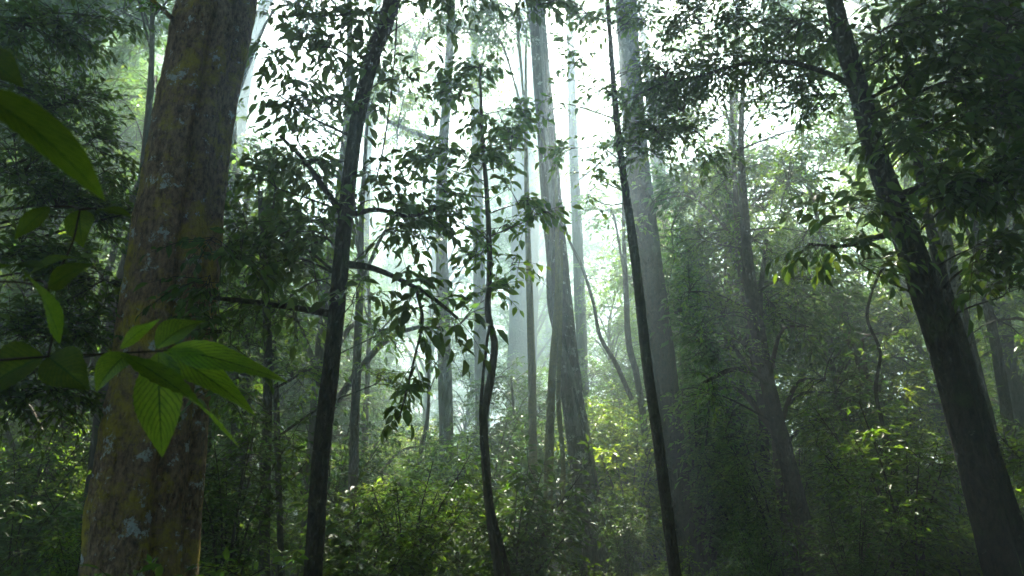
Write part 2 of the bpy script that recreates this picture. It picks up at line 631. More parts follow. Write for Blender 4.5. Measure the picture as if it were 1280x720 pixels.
T.branch_px([(412, 392, 10, 0), (370, 385, 8, -.3), (320, 378, 7, -.6), (265, 372, 5, -.9)], twig_n=22, leaf=.13, **big)
T.branch_px([(430, 270, 10, 0), (405, 235, 8, .1), (380, 200, 6, .2), (350, 170, 4, .2)], twig_n=18, leaf=.15, **big)
T.clumps_px([(370, 60, 52, .3, 26), (425, 40, 48, -.1, 24), (350, 120, 42, .2, 18), (400, 130, 42, .1, 20), (355, 20, 40, .3, 18),
             (395, 200, 46, .2, 24), (345, 235, 48, .3, 26), (480, 60, 40, -.2, 16), (505, 100, 26, 0, 9), (470, 140, 30, .1, 9),
             (455, 210, 32, -.2, 10), (370, 290, 50, .2, 30), (410, 300, 40, -.3, 18), (480, 290, 40, -.3, 14), (455, 15, 40, .2, 18),
             (330, 330, 46, .1, 30), (395, 350, 40, .2, 18), (520, 20, 34, -.1, 10), (440, 380, 30, -.2, 8), (310, 290, 40, .2, 22), (480, 250, 34, -.1, 12)],
            leaf=.15, **big)
T.branch_px([(484, 20, 10, 0), (520, -30, 8, -.3), (590, -45, 6, -.7), (680, -30, 4, -.8)])
T.clumps_px([(262, 345, 30, -1.2, 13), (288, 415, 32, -1.1, 15), (300, 330, 30, -.9, 14), (272, 300, 24, -1.2, 9), (275, 480, 26, -1.1, 9)], leaf=.12, limb=False, **big)
T.clumps_px([(585, -8, 34, -.8, 12), (640, -4, 30, -.8, 11), (672, 6, 26, -.8, 8), (540, -12, 30, -.5, 10)], limb=False, leaf=.13, **{**big, 'tlen': .3})
T.done()

# --- twisted sapling in the middle
T = Tree('twisted_sapling', 'thin twisted sapling with a winding stem and an airy crown against the bright mist',
         [(624, 720, 12), (612, 640, 11), (606, 560, 11), (605, 520, 10), (613, 475, 10), (618, 430, 9), (610, 390, 8), (612, 330, 7),
          (609, 250, 6), (603, 170, 5), (600, 80, 2)], 8.0, M_BARK_BROWN, sides=14, n=130, rough=.12, leafmat=M_LEAF)
sm = dict(tpl='hi', K=6, aspect=.5, hang=.3, per=1.5, droop=.3, tlen=.32)
T.clumps_px([(598, 85, 30, 0, 14), (580, 125, 38, .2, 18), (622, 140, 34, -.1, 15), (570, 190, 40, .2, 20), (638, 190, 32, -.2, 14),
             (556, 240, 34, 0, 14), (598, 215, 40, .1, 20), (648, 255, 34, -.2, 12), (545, 205, 26, .1, 8), (675, 268, 22, -.3, 8),
             (625, 285, 32, .2, 12), (580, 280, 34, -.2, 14), (612, 365, 24, 0, 9), (640, 330, 18, 0, 5), (600, 320, 22, -.1, 7)], leaf=.125, **sm)
T.done()

# --- grey lichen trunk behind, vine round it
T = Tree('lichen_tree', 'tall grey trunk spotted with white lichen, fading upwards into bright mist',
         [(750, 730, 36), (731, 600, 32), (716, 500, 29), (706, 420, 28), (698, 340, 27), (692, 280, 26), (684, 180, 24), (676, 80, 22), (670, 0, 21)],
         15.5, M_BARK_PALE, top=24, sides=28, n=150, rough=.05)
T.top_crown(5.5, 5, 16, 90, leaf=.22)
T.done()

# --- slim straight tree right of the middle
T = Tree('slim_straight_tree', 'slim dark straight trunk leaning left, small leafy crown, before a thicker trunk',
         [(847, 745, 16), (834, 640, 15), (821, 540, 14), (808, 450, 13), (797, 350, 12), (788, 280, 11), (778, 210, 9), (770, 140, 8), (765, 80, 6), (760, 10, 5)],
         9.0, M_BARK_DARK, top=9.5, sides=14, n=120, rough=.08, leafmat=M_LEAF)
T.clumps_px([(770, 40, 42, 0, 24), (730, 72, 32, .1, 15), (805, 30, 38, -.1, 20), (748, 118, 28, -.1, 12), (792, 115, 34, .2, 18),
             (724, 185, 30, .1, 14), (745, 222, 22, -.1, 9), (752, 165, 24, 0, 9), (702, 128, 16, .1, 5), (735, 18, 38, -.1, 20), (840, 60, 36, .1, 18),
             (700, 20, 30, .1, 12), (735, 245, 16, 0, 4), (800, 80, 34, 0, 14)], leaf=.105, tpl='hi', K=6, aspect=.48, hang=.2, droop=.3, tlen=.3, per=1.3)
T.done()

# --- thick dark trunk behind it
T = Tree('thick_dark_tree', 'thick dark straight trunk just behind the slim dark trunk, turning blue in the mist above',
         [(854, 700, 38), (844, 600, 35), (833, 500, 33), (826, 430, 32), (811, 320, 31), (798, 210, 29), (789, 100, 27), (783, 0, 26)],
         15.5, M_BARK_DARK, top=22, sides=26, n=110, rough=.05)
T.top_crown(7, 6, 18, 90, leaf=.25)
T.done()
T = Tree('pinkish_tree', 'pale pinkish trunk half hidden behind the thick dark trunk',
         [(876, 650, 26), (864, 540, 25), (851, 450, 23), (842, 380, 21), (830, 300, 19), (822, 200, 17)], 25.0, M_BARK_PINK, top=20, sides=18)
T.top_crown(4, 4, 8, 60, leaf=.25)
T.done()

# --- small-leaved tree right
T = Tree('small_leaved_tree', 'slender leaning tree with tall misty crown of tiny leaves, right of slim trunk',
         [(1018, 740, 25), (1005, 660, 22), (985, 580, 21), (962, 490, 19), (945, 400, 17), (935, 330, 14), (930, 260, 11), (926, 180, 8), (930, 90, 5)],
         12.0, M_BARK_DARK, sides=16, n=110, rough=.08, leafmat=M_LEAF)
T.branch_px([(962, 485, 8, 0), (945, 468, 7, -.2), (915, 462, 6, -.4), (880, 478, 4, -.6)], twig_n=30, leaf=.1, K=7, tlen=.35, hang=.5)
T.branch_px([(985, 590, 12, .15), (970, 520, 10, .2), (955, 440, 9, .25), (950, 380, 7, .3), (958, 300, 5, .3)])
T.clumps_px([(895, 150, 48, .5, 60), (955, 120, 58, .3, 75), (1010, 160, 50, .6, 55), (915, 220, 56, .2, 80), (985, 230, 62, .4, 90),
             (880, 300, 50, .5, 65), (940, 300, 56, .2, 80), (1010, 290, 48, .5, 55), (862, 365, 42, .4, 50), (905, 395, 44, .2, 50),
             (960, 375, 40, .3, 40), (1020, 350, 40, .5, 36), (890, 490, 30, -.4, 26), (930, 440, 26, -.2, 16), (945, 60, 46, .3, 46)],
            leaf=.085, K=8, tlen=.34, aspect=.46, tpl='lo', droop=.35, per=1.25)
T.done()

T = Tree('tall_leafy_tree', 'tall leafy tree whose misty green crown rises behind the slender small-leaved tree',
         [(925, 660, 20), (915, 480, 17), (912, 300, 14), (918, 120, 10), (922, 20, 7)], 17.0, M_BARK_GREY, top=13.5, leafmat=M_LEAF)
T.clumps_px([(930, 90, 60, 0, 90), (1000, 90, 60, .4, 90), (870, 150, 50, .2, 70), (980, 190, 60, .3, 90), (880, 250, 50, -.2, 70), (1030, 200, 55, .5, 70),
             (950, 290, 60, .3, 80), (1020, 310, 50, .4, 60), (870, 340, 46, .2, 56), (930, 390, 50, .1, 56), (1000, 400, 46, .3, 46), (1060, 130, 40, .5, 40), (860, 60, 46, .2, 50)],
            leaf=.12, K=8, tlen=.45, droop=.35, per=1.4)
T.done()

# --- the big leaning tree on the right
T = Tree('leaning_tree', 'big dark trunk leaning left under its own dark large-leaved spreading crown',
         [(1260, 745, 44), (1233, 640, 41), (1208, 540, 38), (1180, 440, 36), (1152, 350, 35), (1127, 280, 32), (1100, 210, 28), (1078, 130, 25), (1058, 60, 23), (1042, 0, 21)],
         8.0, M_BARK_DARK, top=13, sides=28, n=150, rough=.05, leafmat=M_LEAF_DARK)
T.branch_px([(1072, 112, 9, 0), (1035, 92, 7, -.1), (985, 78, 6, -.1), (930, 80, 5, 0), (875, 95, 4, .2), (820, 108, 3, .3), (780, 128, 2, .4)],
            twig_n=110, leaf=.1, K=7, tlen=.35, tpl='hi', hang=.5)
T.branch_px([(1110, 250, 12, 0), (1150, 235, 9, -.4), (1200, 225, 7, -.8), (1260, 228, 5, -1.1)], twig_n=24, leaf=.17, K=6, tlen=.45, tpl='hi', hang=.5)
T.branch_px([(1120, 290, 10, 0), (1085, 300, 7, -.3), (1050, 308, 5, -.5), (1010, 305, 3, -.6)], twig_n=16, leaf=.18, K=5, tlen=.4, tpl='hi', hang=.6, frm=.4)
T.clumps_px([(1100, 40, 56, -.3, 30), (1180, 60, 66, -.4, 40), (1245, 130, 58, -.6, 36), (1165, 165, 56, -.5, 34), (1225, 240, 56, -.8, 34),
             (1115, 180, 44, -.4, 20), (1066, 262, 42, -.5, 18), (1275, 300, 40, -.9, 18), (1180, 20, 60, -.4, 36), (1250, 30, 60, -.3, 34),
             (1165, 250, 46, -.5, 22), (1270, 200, 50, -.6, 28), (1215, 310, 34, -.7, 12), (1075, 330, 26, -.5, 8), (1255, 370, 26, -.8, 8),
             (1055, 30, 52, .1, 26), (1130, 110, 50, -.2, 24), (1205, 120, 56, -.4, 30), (1280, 80, 50, -.4, 26)],
            leaf=.17, tpl='hi', K=6, aspect=.42, tlen=.5, hang=.25, droop=.3, per=1.5)
T.clumps_px([(1000, 30, 56, .3, 44), (935, 30, 48, .4, 36), (875, 30, 46, .5, 36), (832, 95, 42, .6, 34), (822, 165, 34, .6, 26), (855, 140, 40, .5, 30),
             (800, 195, 22, .5, 12), (900, 90, 40, .4, 30), (970, 110, 40, .3, 26), (880, 175, 30, .5, 16), (1030, 120, 36, .2, 20)],
            leaf=.1, tpl='lo', K=7, tlen=.36, hang=.3, limb=False, per=2.6)
T.top_crown(4.5, 4, 14, 90, leaf=.2)
T.done()

T = Tree('thin_companion_tree', 'thin dark trunk close beside the big leaning trunk at its right',
         [(1282, 690, 19), (1252, 600, 18), (1227, 520, 18), (1205, 440, 17), (1181, 360, 15), (1165, 290, 13), (1150, 220, 11)], 9.5, M_BARK_DARK, top=9)
T.done()
T = Tree('overhanging_tree', 'thick brown trunk crossing the upper right corner above the dark leaves',
         [(1440, 740, 74), (1380, 480, 70), (1330, 280, 66), (1292, 160, 62), (1268, 90, 58), (1246, 20, 54), (1236, -20, 52)], 10.0, M_BARK_BROWN, top=17, sides=24, n=110, rough=.05)
T.top_crown(5.5, 5, 20, 100, leaf=.2)
T.done()

# --- thinner trunks
SPEC = [
    ('moss_pole_tree', 'thin upright trunk wrapped in yellow-green moss, left of the lichen trunk', [(669, 690, 12), (666, 560, 11), (665, 470, 10), (663, 400, 9), (660, 300, 7), (658, 220, 6)], 16, M_MOSS, 12, 2),
    ('mossy_thin_tree', 'thin mossy trunk leaning right against the lichen trunk', [(683, 720, 13), (685, 620, 12), (688, 520, 11), (692, 440, 9), (697, 360, 7)], 15, M_MOSS, 9, 1),
    ('misty_dark_tree', 'dark straight trunk standing deep in the mist behind the twisted sapling', [(604, 580, 19), (602, 480, 17), (600, 400, 16), (598, 300, 14), (595, 150, 12), (592, 20, 10)], 28, M_BARK_DARK, 24, 8),
    ('brown_thin_tree', 'thin reddish-brown trunk just right of the dark slender trunk near the ground', [(440, 745, 14), (441, 640, 13), (443, 540, 12), (446, 460, 11), (450, 350, 9), (452, 270, 7)], 13, M_BARK_BROWN, 9, 3),
    ('shaded_tree', 'shaded dark trunk in the thicket between the mossy trunk and the dark slender trunk', [(300, 660, 29), (302, 540, 27), (301, 460, 25), (297, 380, 23), (292, 280, 20)], 16, M_BARK_DARK, 15, 6),
    ('thin_thicket_tree', 'very thin dark stem in the thicket left of the dark slender trunk', [(350, 660, 8), (347, 560, 8), (344, 470, 7), (340, 380, 5)], 12, M_BARK_DARK, 7, 0),
    ('misty_left_tree', 'pale blue misty trunk seen beside the top of the mossy trunk', [(262, 640, 22), (280, 420, 18), (298, 180, 15), (308, 100, 14), (318, 50, 14), (332, 0, 13)], 27, M_BARK_GREY, 25, 8),
    ('misty_blue_tree', 'narrow blue misty trunk just right of the dark slender trunk', [(440, 660, 16), (448, 480, 13), (455, 310, 12), (460, 180, 11), (468, 60, 10)], 28, M_BARK_GREY, 22, 8),
    ('shaded_right_tree', 'dark straight trunk in the shade right of the big leaning trunk', [(1256, 620, 21), (1224, 490, 19), (1208, 420, 17), (1188, 330, 15), (1172, 250, 13)], 14, M_BARK_DARK, 11, 4),
    ('thin_right_tree', 'thinnest dark trunk behind the big leaning trunk at the far right', [(1274, 600, 14), (1262, 540, 14), (1246, 440, 12), (1232, 370, 11), (1218, 280, 9)], 17, M_BARK_DARK, 12, 4),
    ('misty_giant_tree', 'broad pale trunk dissolving in the brightest mist behind the lichen trunk', [(648, 640, 38), (654, 400, 36), (658, 250, 35), (662, 100, 34), (664, 0, 33)], 42, M_BARK_GREY, 34, 14),
    ('crooked_tree', 'thin crooked trunk with an elbow between the lichen trunk and the slim dark trunk', [(812, 640, 9), (806, 540, 9), (796, 470, 8), (786, 430, 8), (783, 375, 7), (780, 300, 5)], 18, M_BARK_DARK, 10, 2),
]
for name, label, pts, d, bark, top, nc in SPEC:
    T = Tree(name, label, pts, d, bark, top=top, sides=12, rough=.09)
    for k in range(nc):
        i = int(len(T.c) * rng.uniform(.72, .99))
        a = rng.uniform(0, 6.283)
        s_ = .09 * top
        ctr = T.c[i] + np.array([math.cos(a) * s_ * 1.1, math.sin(a) * s_, rng.uniform(.1, .6) * s_])
        T.branch([T.c[max(0, i - 6)], (T.c[i] + ctr) / 2, ctr], [T.rc[i] * .5 + .01, .03, .012], 5)
        clump(T.crown, ctr, (s_ * .8, s_ * .8, s_ * .55), 60, leaf=.10 + .004 * top, tlen=.45)
    T.done()

T = Tree('hazy_branching_tree', 'hazy tree with an arching bare limb and hanging grey-green foliage, behind the sapling crown',
         [(560, 660, 20), (556, 460, 17), (552, 300, 15), (553, 200, 13), (560, 100, 11), (565, 0, 9)], 20, M_BARK_GREY, top=20, leafmat=M_LEAF_PALE)
T.branch_px([(553, 175, 9, 0), (535, 172, 7, -.2), (510, 162, 6, -.4), (485, 152, 5, -.6)], twig_n=20, leaf=.14, tlen=.6)
T.clumps_px([(520, 60, 50, 0, 80), (570, 40, 50, .6, 80), (500, 120, 42, -.3, 60), (545, 120, 42, .3, 60), (600, 90, 42, .4, 60), (610, 30, 42, .2, 60), (490, 30, 36, -.3, 40), (500, 165, 26, -.4, 24)],
            leaf=.13, tlen=.6, K=8, hang=.4, per=2.0)
T.done()
T = Tree('misty_leafy_tree', 'ghostly leafy tree whose crown melts into the brightest mist above the lichen trunk',
         [(735, 640, 17), (728, 460, 15), (722, 300, 13), (716, 160, 11), (712, 0, 9)], 27, M_BARK_GREY, top=22, leafmat=M_LEAF_PALE)
T.clumps_px([(640, 50, 44, 0, 70), (690, 30, 46, .5, 80), (740, 60, 42, -.4, 60), (650, 140, 36, .3, 45), (720, 130, 40, 0, 50), (820, 60, 44, .5, 60), (770, 20, 40, .2, 50), (690, 220, 34, .2, 36), (760, 240, 40, .3, 44), (850, 180, 40, .4, 44)],
            leaf=.15, tlen=.6, K=8, hang=.3, per=1.6)
T.done()

# --- leafy trees whose stems hide in their own foliage
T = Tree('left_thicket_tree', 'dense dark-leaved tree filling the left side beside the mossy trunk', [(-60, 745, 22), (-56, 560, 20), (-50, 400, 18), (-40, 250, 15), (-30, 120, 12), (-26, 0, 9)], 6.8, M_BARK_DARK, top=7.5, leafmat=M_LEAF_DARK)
lf = dict(tpl='hi', K=7, aspect=.42, tlen=.36, hang=.15, per=1.5)
T.clumps_px([(30, 30, 60, 0, 54), (85, 40, 46, .3, 34), (20, 110, 60, .2, 54), (80, 130, 44, .3, 34), (60, 190, 52, .1, 44), (110, 180, 34, .2, 22), (20, 220, 56, 0, 48),
             (130, 215, 32, .4, 18), (70, 260, 50, .1, 40), (120, 275, 34, .3, 20), (20, 320, 56, 0, 50), (80, 340, 46, .2, 36), (130, 350, 32, .3, 20), (30, 420, 56, 0, 50),
             (95, 420, 44, .2, 34), (70, 490, 48, .1, 38), (140, 440, 26, .3, 12), (10, 500, 48, 0, 36), (165, 265, 18, .3, 6), (125, 20, 22, .4, 8)], leaf=.095, **{**lf, 'per': 2.2})
T.done()
T = Tree('thicket_tree', 'bushy small tree in the gap between the mossy trunk and the dark slender trunk', [(330, 745, 14), (332, 600, 13), (335, 450, 11), (330, 330, 9), (325, 240, 6)], 10.5, M_BARK_DARK)
T.clumps_px([(315, 200, 34, .2, 20), (340, 260, 46, .3, 40), (300, 290, 40, .2, 34), (370, 330, 46, .3, 40), (310, 360, 50, .2, 50), (370, 400, 48, .4, 44), (310, 430, 48, .2, 44), (365, 470, 48, .3, 44),
             (300, 500, 44, .2, 36), (470, 420, 36, .6, 22), (470, 480, 40, .6, 26), (450, 350, 30, .6, 14)], leaf=.1, **lf)
T.done()
exec_more = True

# ------------------------------------------------------------------ vines
def vine(label, pts, d, mat, leafy=0, name='vine'):
    w = np.array([P(p[0], p[1], d + (p[3] if len(p) > 3 else 0)) for p in pts])
    r = [p[2] / 2 * depth(q) / FPX for p, q in zip(pts, w)]
    base = w[0]
    root = thing(name, label, 'vine', base)
    mb = MB()
    tube(mb, w, r, 8, 12 * len(pts), rough=.1)
    mb.build('stem', mat, root)
    if leafy:
        s = spline(w, 80)
        i = rng.integers(0, 80, leafy)
        lm = MB()
        twigs(lm, s[i], nrm(rand_dirs(leafy) + np.array([0, 0, -.3])), np.full(leafy, .2), K=5, leaf=.09)
        lm.build('foliage', [M_LEAF, M_TWIG], root)
    return root


vine('pale thick vine winding down the front of the lichen trunk', [(724, 545, 6, -.35), (718, 490, 7, -.38), (710, 455, 7, -.4), (698, 425, 7, -.42), (688, 385, 7, -.38), (686, 340, 6, -.36), (690, 280, 5, -.34), (685, 200, 5, -.32), (680, 100, 4, -.3), (672, -20, 4, -.3)], 15.5, M_VINE)
vine('taut dark liana running from the lichen trunk down to the right', [(774, 735, 4, -.6), (752, 640, 4, -.5), (735, 560, 4, -.45), (716, 480, 4, -.4), (704, 420, 4, -.4)], 15.5, M_BARK_DARK, name='liana')
vine('mossy liana hanging straight beside the foot of the lichen trunk', [(706, 730, 7), (702, 650, 7), (704, 580, 6), (698, 500, 6), (700, 430, 5), (702, 300, 4)], 14.9, M_MOSS, name='liana')
vine('thin straight liana hanging beside the top of the dark slender trunk', [(468, 235, 2), (478, 190, 2), (486, 140, 2), (494, 60, 2), (500, -60, 2)], 8, M_BARK_DARK, name='liana')
vine('thin liana twined beside the winding stem of the sapling', [(640, 735, 7), (626, 680, 7), (616, 640, 6), (608, 590, 5), (601, 530, 4), (604, 470, 4), (612, 400, 3)], 7.85, M_BARK_DARK, name='liana')
vine('dark crooked liana crossing the shrubs below the big leaning trunk', [(1130, 735, 6), (1122, 640, 5), (1110, 560, 5), (1095, 490, 5), (1100, 440, 4), (1084, 395, 4), (1098, 345, 3), (1126, 300, 3), (1120, 240, 3)], 11, M_BARK_DARK, 10, name='liana')
vine('long leaning pole-like vine from the crooked trunk to the lichen trunk', [(790, 500, 6), (770, 455, 6), (750, 420, 5), (742, 380, 4), (728, 335, 4), (708, 290, 3), (698, 230, 3)], 17.5, M_BARK_DARK, name='vine')

# ------------------------------------------------------------------ undergrowth
def make_shrub(label, h, w, leafmat, leaf, n_stems, n_twigs, K, tpl='lo', aspect=.42, name='shrub', **kw):
    root = thing(name, label, 'shrub', (0, 0, 0), 'shrubs of the undergrowth')
    st, fo = MB(), MB()
    for s in range(n_stems):
        a = rng.uniform(0, 6.283)
        e = np.array([math.cos(a) * w * rng.uniform(.2, .9), math.sin(a) * w * rng.uniform(.2, .9), h * rng.uniform(.55, 1)])
        mid = e * np.array([.35, .35, .6])
        tube(st, [(0, 0, -.1), mid, e], [.016, .011, .004], 5, 10)
        sp = spline(np.array([[0, 0, 0], mid, e]), 40)
        i = rng.integers(9, 40, n_twigs)
        D = nrm(rand_dirs(n_twigs) * np.array([1, 1, .5]) + np.array([math.cos(a) * .3, math.sin(a) * .3, .15]))
        twigs(fo, sp[i], D, rng.uniform(.5, 1.2, n_twigs) * leaf * 3.2, K=K, leaf=leaf, tpl=tpl, aspect=aspect, **kw)
    st.build('stem', M_TWIG, root)
    fo.build('foliage', [leafmat, M_TWIG], root)
    return root


def make_small_tree(label, h, leafmat, leaf, n_cl, n_tw, bark):
    root = thing('understorey_tree', label, 'tree', (0, 0, 0), 'small trees of the understorey')
    tm, cm = MB(), MB()
    pts = [(0, 0, -.2)] + [(rng.normal(0, .02 * h * k / 5), rng.normal(0, .02 * h * k / 5), h * k / 5) for k in range(1, 6)]
    c, r = tube(tm, pts, [.012 * h + .01 - .002 * h * k for k in range(6)], 8, 30, rough=.08)
    for k in range(n_cl):
        i = rng.integers(9, 30)
        a = k * 2.4 + rng.normal(0, .3)
        l = h * rng.uniform(.1, .24) * (1.2 - .6 * i / 30)
        ctr = c[i] + np.array([math.cos(a) * l, math.sin(a) * l, .25 * l])
        tube(tm, [c[i - 2], (c[i] + ctr) / 2 + np.array([0, 0, .1 * l]), ctr], [r[i] * .6, r[i] * .4, .006], 5, 8)
        clump(cm, ctr, (.09 * h + .2, .09 * h + .2, .06 * h + .15), n_tw, leaf=leaf, K=7)
    tm.build('trunk', bark, root)
    cm.build('crown', [leafmat, M_TWIG], root)
    return root


def make_far_tree(label, h, leafmat, leaf, n_cl, n_tw, bark, low=.18, cw=.2):
    root = thing('forest_tree', label, 'tree', (0, 0, 0), 'tall trees far back in the mist')
    tm, cm = MB(), MB()
    pts = [(0, 0, -.4)] + [(rng.normal(0, .012 * h * k / 5), rng.normal(0, .012 * h * k / 5), h * .95 * k / 5) for k in range(1, 6)]
    c, r = tube(tm, pts, [.0075 * h + .02, .0065 * h, .006 * h, .005 * h, .004 * h, .002 * h], 10, 40, rough=.06)
    for k in range(n_cl):
        i = min(39, int(40 * (low + (1 - low) * rng.random() ** .8)))
        a = k * 2.4 + rng.normal(0, .4)
        f = (i / 40 - low) / (1 - low)
        l = h * cw * (.35 + .65 * math.sin(math.pi * min(1, .15 + .8 * f))) * rng.uniform(.4, 1)
        ctr = c[i] + np.array([math.cos(a) * l, math.sin(a) * l, .3 * l])
        tube(tm, [c[max(0, i - 3)], (c[i] + ctr) / 2 + np.array([0, 0, .08 * l]), ctr], [r[i] * .55, r[i] * .35, .02], 5, 8)
        clump(cm, ctr, (.065 * h, .065 * h, .045 * h), n_tw, leaf=leaf, K=7)
    tm.build('trunk', bark, root)
    cm.build('crown', [leafmat, M_TWIG], root)
    return root


def scatter(n, ymin, ymax, xw, mind, taken, ok=lambda x, y: True, tries=6000):
    res = []
    for _ in range(tries):
        if len(res) >= n:
            break
        y = ymin + (ymax - ymin) * rng.random()
        x = rng.uniform(-1, 1) * (xw[0] + xw[1] * y)
        if not ok(x, y):
            continue
        if all((x - a) ** 2 + (y - b) ** 2 > mind ** 2 for a, b in taken):
            taken.append((x, y))
            res.append((x, y))
    return res


rng = np.random.default_rng(21)
LS = {'shrub_a': 'dark green broad-leaved shrub crowding the shaded forest floor',
      'shrub_b': 'dark small-leaved shrub of the dense shaded undergrowth',
      'shrub_c': 'mid-green leafy shrub growing among the shaded undergrowth'}
proto = [make_shrub(LS['shrub_a'], 1.9, .9, M_LEAF_DARK, .15, 9, 26, 6, 'hi'),
         make_shrub(LS['shrub_b'], 2.3, 1.0, M_LEAF, .085, 12, 46, 8),
         make_shrub(LS['shrub_c'], 1.6, 1.0, M_LEAF_PALE, .11, 10, 34, 7, 'hi', aspect=.5),
         make_shrub(LS['shrub_b'], 2.9, 1.1, M_LEAF_DARK, .10, 12, 44, 8)]
proto.append(make_shrub('bright yellow-green shrub catching dappled light in the undergrowth', 2.1, 1.0, M_LEAF_YOUNG, .10, 10, 36, 7, 'hi'))
proto.append(make_shrub('fern with long arching feathery fronds on the forest floor', .9, .5, M_LEAF_PALE, .13, 2, 7, 17, aspect=.2, name='fern'))
fr = proto[5]
for ch in list(fr.children):
    bpy.data.objects.remove(ch)
fo = MB()
n_ = 15
an = np.linspace(0, 6.283, n_, endpoint=False) + rng.normal(0, .15, n_)
twigs(fo, np.tile([0, 0, .05], (n_, 1)).astype(float), nrm(np.stack([np.cos(an), np.sin(an), rng.uniform(.9, 1.7, n_)], -1)), rng.uniform(1.1, 1.6, n_), K=26, leaf=.24, aspect=.17, droop=.45, spread=72, hang=.05, jitter=.15, stick=.006)
fo.build('frond', [M_LEAF_PALE, M_TWIG], fr)
fr['category'], fr['group'] = 'fern', 'ferns of the undergrowth'
taken = []
spots = (scatter(36, 5.5, 12, (1.0, .72), .85, taken) + scatter(60, 12, 24, (1.5, .70), 1.25, taken) + scatter(54, 24, 46, (2, .66), 2.0, taken))
first = [True] * 6
for k, (x, y) in enumerate(spots):
    q = int(rng.choice([0, 0, 1, 1, 2, 2, 3, 3, 4, 4, 5] if y > 9 else [0, 1, 1, 2, 3, 3, 5]))
    if q == 4 and x < -.25 * y:
        q = 1 if not first[1] else 3
    s = rng.uniform(.75, 1.25) * (1.0 if y < 12 else 1.2 if y < 24 else 1.5)
    a = x / y
    if y < 8:
        s *= .55
    if y < 7.3 and -.6 < a < -.3:
        s *= .6
    if (.02 < a < .24 and y < 16) or (-.07 < a < .02 and y < 9) or (-.3 < a < -.18 and y < 9) or (.52 < a and y < 9) or (.28 < a < .44 and y < 12):
        s *= .62
    z = float(ground_z(x, y)) - .03
    if first[q]:
        proto[q].location, proto[q].scale = (x, y, z), (s, s, s)
        first[q] = False
    else:
        copy_thing(proto[q], (x, y, z), rng.uniform(0, 6.28), s)

for x, y in scatter(26, 17, 36, (.5, .2), 1.6, taken):
    copy_thing(proto[int(rng.choice([1, 2, 3, 4, 4]))], (x - .06 * y, y, float(ground_z(x, y)) - .03), rng.uniform(0, 6.28), rng.uniform(1.3, 2.1))
for x, y in scatter(26, 15, 30, (.5, .25), 1.6, taken):
    copy_thing(proto[int(rng.choice([1, 2, 3, 4, 4]))], (x + .36 * y, y, float(ground_z(x, y)) - .03), rng.uniform(0, 6.28), rng.uniform(1.3, 2.2))
# shrubs that stand out
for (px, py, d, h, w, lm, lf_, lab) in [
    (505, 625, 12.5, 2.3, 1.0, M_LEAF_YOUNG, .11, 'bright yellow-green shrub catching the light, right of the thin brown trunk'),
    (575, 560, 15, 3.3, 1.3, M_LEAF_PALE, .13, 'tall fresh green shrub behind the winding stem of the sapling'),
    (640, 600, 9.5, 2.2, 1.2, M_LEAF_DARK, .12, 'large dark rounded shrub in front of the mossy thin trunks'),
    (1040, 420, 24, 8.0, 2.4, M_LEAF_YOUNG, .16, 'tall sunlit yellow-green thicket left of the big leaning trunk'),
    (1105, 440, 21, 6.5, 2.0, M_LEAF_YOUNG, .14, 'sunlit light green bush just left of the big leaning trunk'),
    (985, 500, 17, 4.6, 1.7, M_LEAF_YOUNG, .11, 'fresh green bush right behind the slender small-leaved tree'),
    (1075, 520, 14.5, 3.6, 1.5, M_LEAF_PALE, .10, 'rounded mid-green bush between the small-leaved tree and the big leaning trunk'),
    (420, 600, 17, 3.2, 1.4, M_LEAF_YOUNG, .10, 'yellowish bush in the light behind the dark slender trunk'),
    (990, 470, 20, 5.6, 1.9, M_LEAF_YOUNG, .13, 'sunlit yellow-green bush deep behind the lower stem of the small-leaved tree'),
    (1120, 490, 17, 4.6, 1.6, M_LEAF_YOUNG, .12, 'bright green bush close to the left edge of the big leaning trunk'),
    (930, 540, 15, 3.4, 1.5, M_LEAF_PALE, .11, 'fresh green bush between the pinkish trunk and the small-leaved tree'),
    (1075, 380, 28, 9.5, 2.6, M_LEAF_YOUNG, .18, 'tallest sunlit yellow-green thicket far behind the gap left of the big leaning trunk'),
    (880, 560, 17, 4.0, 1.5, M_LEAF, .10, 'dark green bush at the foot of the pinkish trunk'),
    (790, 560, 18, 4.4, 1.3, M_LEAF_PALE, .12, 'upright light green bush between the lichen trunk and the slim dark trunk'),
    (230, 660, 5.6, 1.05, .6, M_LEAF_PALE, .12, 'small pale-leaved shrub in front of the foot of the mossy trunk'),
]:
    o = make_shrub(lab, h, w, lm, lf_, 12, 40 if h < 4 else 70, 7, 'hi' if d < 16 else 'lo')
    del o['group']
    p = P(px, py, d)
    o.location = (float(p[0]), d, float(ground_z(p[0], d)) - .03)

